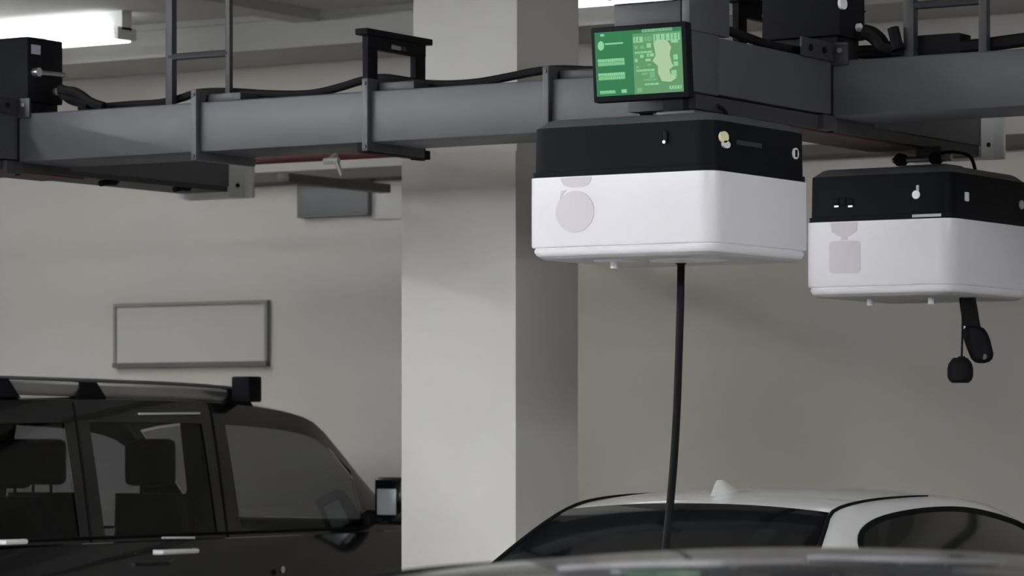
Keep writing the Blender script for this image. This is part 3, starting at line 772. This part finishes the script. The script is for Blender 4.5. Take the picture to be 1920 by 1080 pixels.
obj('body', lower_body([(-2.62, .74, .95, .4), (-2.55, .86, 1.08, .32), (-2.2, .90, 1.10, .28), (-1, .91, 1.115, .28), (.8, .91, 1.115, .28), (1.7, .91, 1.12, .28), (2.3, .89, 1.06, .28), (2.62, .82, .96, .3), (2.72, .7, .85, .4)], O), M['suv'], t, ang=50)
for s in (-1, 1):
    for yy in (-1.55, 1.75): wheel(t, O.x + s * .83, O.y + yy, .36, s)
# door seam lines
for y in (-1.02, .07):
    obj('door_seam', TB([O + SS(y - .02 * k, .5 + .5 * k) + Vector((.002, 0, 0)) for k in lrange(.02, 1, 6)], .006, n=5), M['seal'], t)
obj('belt_trim', TB([O + Vector((.805, y, BZ + .025)) for y in (-1.9, -.9, .2, 1.3)], .008, n=6), M['seal'], t)
XFK = O.x + .912
for px, py, hw in ((328, 1034, .14), (20, 1016, .07)):
    q = px_x(px, py, XFK)
    hd = obj('door_handle', TB([(XFK - .01, q.y - hw - .02, q.z), (XFK + .025, q.y - hw, q.z), (XFK + .03, q.y + hw, q.z), (XFK - .01, q.y + hw + .02, q.z)], .013, n=8), M['lamp_white'], t, label='bright door handle')
obj('pillar_trim', PR([(O.y + .03, 1.74), (O.y + .25, 1.74), (O.y + .27, 1.12), (O.y + .0, 1.12), (O.y + .10, 1.34)], O.x + .5, O.x + .62, 'x'), M['suv_in'], t)
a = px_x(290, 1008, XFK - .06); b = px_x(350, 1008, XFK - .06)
obj('reflection_strip', TB([(O.x + .9, a.y, a.z), (O.x + .9, b.y, b.z)], .006, n=6), M['lamp_white'], t)  # bright strip standing in for a lamp reflection along the belt
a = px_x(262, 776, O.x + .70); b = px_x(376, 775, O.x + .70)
obj('reflection_strip', TB([(O.x + .694, a.y, a.z), (O.x + .694, b.y, b.z)], .006, n=6), M['lamp_white'], t)  # lamp reflection on the door frame top, built as a pale strip
q = px_x(529, 1068, XFK); obj('door_lock', DC((XFK - .004, q.y, q.z), .018, .01, 'x', n=12), M['chrome'], t)
# roof bars with black feet
for s in (1, -1):
    xr_ = O.x + s * .60
    bar = NB(); pth = [(xr_, O.y + y, z) for y, z in ((-2.0, 1.835), (-1.64, 1.853), (-.95, 1.851), (-.2, 1.843), (.22, 1.832), (.4, 1.82))]
    rr = catmull(pth, 4); rings = []
    for p_ in rr: rings.append([(p_.x - .02, p_.y, p_.z - .045), (p_.x + .012, p_.y, p_.z - .045), (p_.x + .024, p_.y, p_.z - .01), (p_.x + .024, p_.y, p_.z + .012), (p_.x + .014, p_.y, p_.z + .024), (p_.x - .02, p_.y, p_.z + .024)])
    loft(bar, rings)
    rb_ = obj('roof_bar', bar, M['alu'], t, label='silver roof bar')
    obj('bar_strip', TB([p_ + Vector((0, 0, .036)) for p_ in rr], .011, n=6), M['greybox'], rb_, label='dark strip on top of the roof bar')
    for y in (-1.5, -.84, .36):
        f = NB(); zz = 1.795 if y > 0 else (1.825 if y < -1.2 else 1.815)
        prism(f, [(O.y + y - .1, zz - .02), (O.y + y - .07, zz + .062), (O.y + y + .05, zz + .062), (O.y + y + .14, zz - .03)], xr_ - .024, xr_ + .03, 'x')
        obj('bar_foot', f, M['black'], rb_, label='black foot of the roof bar')
q = px_y(462, 722, O.y + .3)
obj('roof_box_mount', B(q.x - .06, q.x + .055, O.y + .25, O.y + .36, 1.79, px_y(462, 706, O.y + .3).z, .008), M['black'], t)
# mirror
m0 = px_y(700, 984, O.y + 1.3); m1 = px_y(758, 895, O.y + 1.3)
mr = obj('side_mirror', B(m0.x, m1.x, O.y + 1.3, O.y + 1.42, m0.z, m1.z, .022, 3), M['suv'], t)
a = px_y(706, 965, O.y + 1.29); b = px_y(741, 917, O.y + 1.29)
obj('mirror_glass', B(a.x, b.x, O.y + 1.294, O.y + 1.301, a.z, b.z, .002), M['mirror'], mr)
obj('mirror_arm', B(O.x + .72, m0.x + .03, O.y + 1.34, O.y + 1.4, m0.z, m0.z + .08, .01), M['suv'], t)
# seats
def seat(x, y, bench=False):
    hw = .58 if bench else .25
    b = NB(); rings = []
    for z, yy, th in ((.75, 0, .09), (.95, -.04, .09), (1.15, -.10, .08), (1.32, -.15, .06)):
        k = 1 if z < 1.2 else .88
        rings.append([(O.x + x + p_[0], O.y + y + yy + p_[1], z) for p_ in rrect(0, 0, hw * k, th, .04, 3)])
    st = obj('seat', loft(b, rings), M['suv_in'], t)
    for dx in ((-.33, .33) if bench else (0,)):
        h = NB(); box(h, O.x + x + dx - .14, O.x + x + dx + .14, O.y + y - .23, O.y + y - .12, 1.36, 1.60, .035, 3)
        for sx in (-.06, .06): tube(h, [(O.x + x + dx + sx, O.y + y - .17, 1.3), (O.x + x + dx + sx, O.y + y - .17, 1.4)], .008, n=6)
        obj('headrest', h, M['suv_in'], st)
seat(.36, .15); seat(-.36, .15); seat(0, -.95, True)
dsh = NB(); box(dsh, O.x - .66, O.x + .66, O.y + 1.15, O.y + 1.7, .9, 1.16, .04, 3)
obj('dashboard', dsh, M['suv_in'], t)
